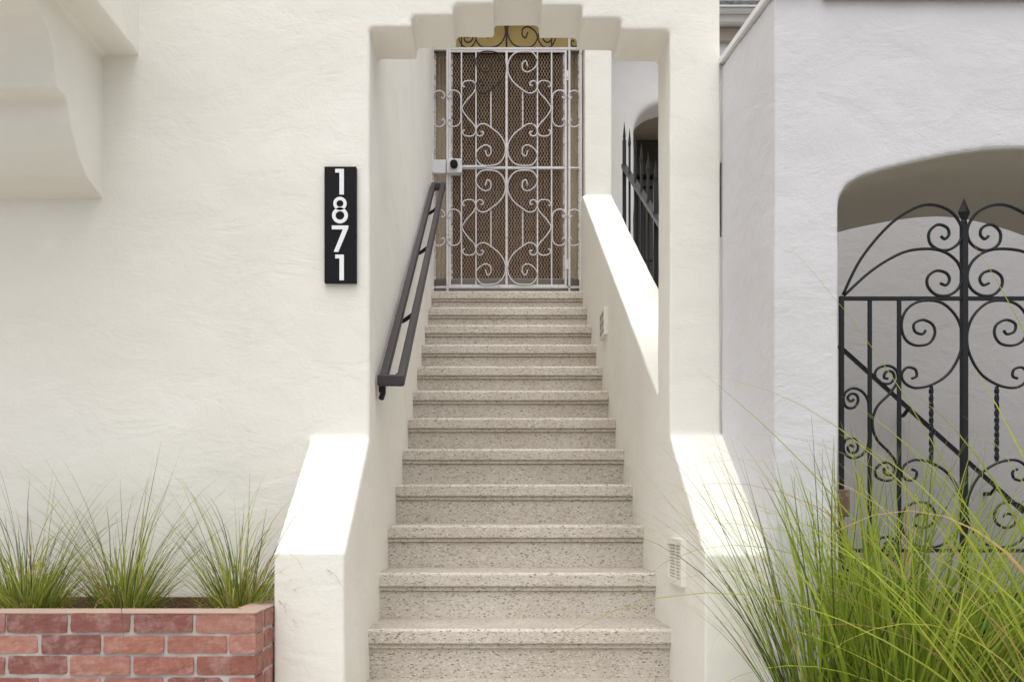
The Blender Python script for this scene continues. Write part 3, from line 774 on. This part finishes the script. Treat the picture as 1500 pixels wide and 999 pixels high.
Cb = [(1300, 555), (1294, 553), (1297, 545), (1306, 545), (1309, 554), (1302, 562), (1290, 561), (1281, 551), (1285, 540), (1300, 536), (1312, 543), (1314, 558), (1302, 577), (1284, 596), (1277, 620)]
Cb = Cb + miry(Cb, 620)[::-1][1:]
Db = [(1250, 587), (1244, 591), (1238, 585), (1240, 577), (1249, 572), (1261, 575), (1270, 586), (1272, 602), (1272, 620)]
Db = [(1250, 585), (1245, 588), (1241, 583), (1246, 577), (1254, 579), (1256, 588), (1250, 597), (1240, 597), (1235, 588), (1237, 576), (1248, 569), (1261, 573), (1270, 585), (1272, 600), (1272, 620)]
Db = Db + miry(Db, 620)[::-1][1:]
bm = bmesh.new()
for pth in (o3, miry(o3, 621), Cb, Db):
    for q in (pth, mx(pth)): px_path(bm, catmull(q, 6), .0044, -.004, DB, 8)
for pth in (Cb, Db, miry(o3, 621)):
    for q in (pth, mx(pth)): px_path(bm, catmull([(x, y + 250 if pth is not o3 else y) for x, y in q], 5), .0044, -.004, DB, 8)
obj('scrollwork', bm, IRON, bg_, True)
for x in (1364, 1460):
    bm = bmesh.new(); twisted(bm, q3(x, 566), q3(x, 676), .0055); obj('twisted_bar', bm, IRON, bg_)

# handrail on the passage wall behind the gate
ph = thing('passage_handrail', 'thin black handrail sloping down the grey passage wall behind the scroll gate', 'handrail', P(1350, 620, 4.1))
bm = bmesh.new(); bar(bm, P(1228, 506, 4.1), P(1520, 768, 4.1), .0085); obj('rail', bm, IRON, ph)
for x, y in ((1331, 598), (1460, 714)):
    bm = bmesh.new(); p = P(x, y, 4.1); tube(bm, [p, p + Vector((0, .05, -.03)), p + Vector((0, .11, -.03))], .010, 8); obj('bracket', bm, IRON, ph)

# ------------------------------------------------------------------ wheeled bins
def bin_(name, label, x0, x1, y0, y1, zf, zt, m, handle_m):
    t = thing(name, label, 'bin', ((x0+x1)/2, (y0+y1)/2, zf))
    bm = bmesh.new(); i = .05; zb_ = zf + .06
    vb = [(x0+i, y0+i, zb_), (x1-i, y0+i, zb_), (x1-i, y1-i, zb_), (x0+i, y1-i, zb_)]
    vt = [(x0, y0, zt-.06), (x1, y0, zt-.06), (x1, y1, zt-.06), (x0, y1, zt-.06)]
    A = [bm.verts.new(v) for v in vb]; B = [bm.verts.new(v) for v in vt]; bm.faces.new(A); bm.faces.new(B)
    for k in range(4): bm.faces.new((A[k], A[(k+1) % 4], B[(k+1) % 4], B[k]))
    obj('body', bm, m, t, bevel=.02)
    bm = bmesh.new(); e = .022; box(bm, x0-e, x1+e, y0-e, y1+e, zt-.085, zt-.05); obj('rim', bm, m, t, bevel=.008)
    bm = bmesh.new(); n = 8
    for k in range(1):
        prof = [(y0-.03, zt-.049), (y1+.03, zt-.049), (y1+.03, zt-.02), ((y0+y1)/2, zt+.015), (y0-.03, zt-.02)]
        prism(bm, prof, 'x', x0-.03, x1+.03)
    obj('lid', bm, m, t, bevel=.01)
    bm = bmesh.new(); tube(bm, [(x0+.06, y1+.07, zt-.07), (x1-.06, y1+.07, zt-.07)], .014, 10); obj('handle', bm, handle_m, t, True)
    for xx in (x0+.02, x1-.02):
        bm = bmesh.new(); tube(bm, [(xx-.025, y1-.03, zf+.10), (xx+.025, y1-.03, zf+.10)], .10, 22); obj('wheel', bm, BLACKP, t, bevel=.01)
    return t
bin_('wheeled_bin', 'green plastic wheeled bin partly cut off by the right edge', 1.50, 1.99, 2.22, 2.48, .22, EYE - .285, GREENP, GREENP)
bin_('wheeled_bin', 'black wheeled bin standing in the passage behind the iron gate', 1.78, 2.33, 3.0, 3.55, .22, EYE - .35, BLACKP, BLACKP)
bin_('wheeled_bin', 'low dark bin behind the dense grass clump and iron gate', 1.36, 1.74, 3.05, 3.5, .22, EYE - .36, BLACKP, BLACKP)
bm = bmesh.new(); a, b = P(1414, 915, 2.9), P(1424, 1060, 2.9); tube(bm, [a, a.lerp(b, .5) + Vector((.004, 0, 0)), b, Vector((b.x, 2.9, .22))], .011, 8)
tag(obj('red_pole', bm, REDP, None, True), 'thin red pole standing in front of the black bin', 'pole')
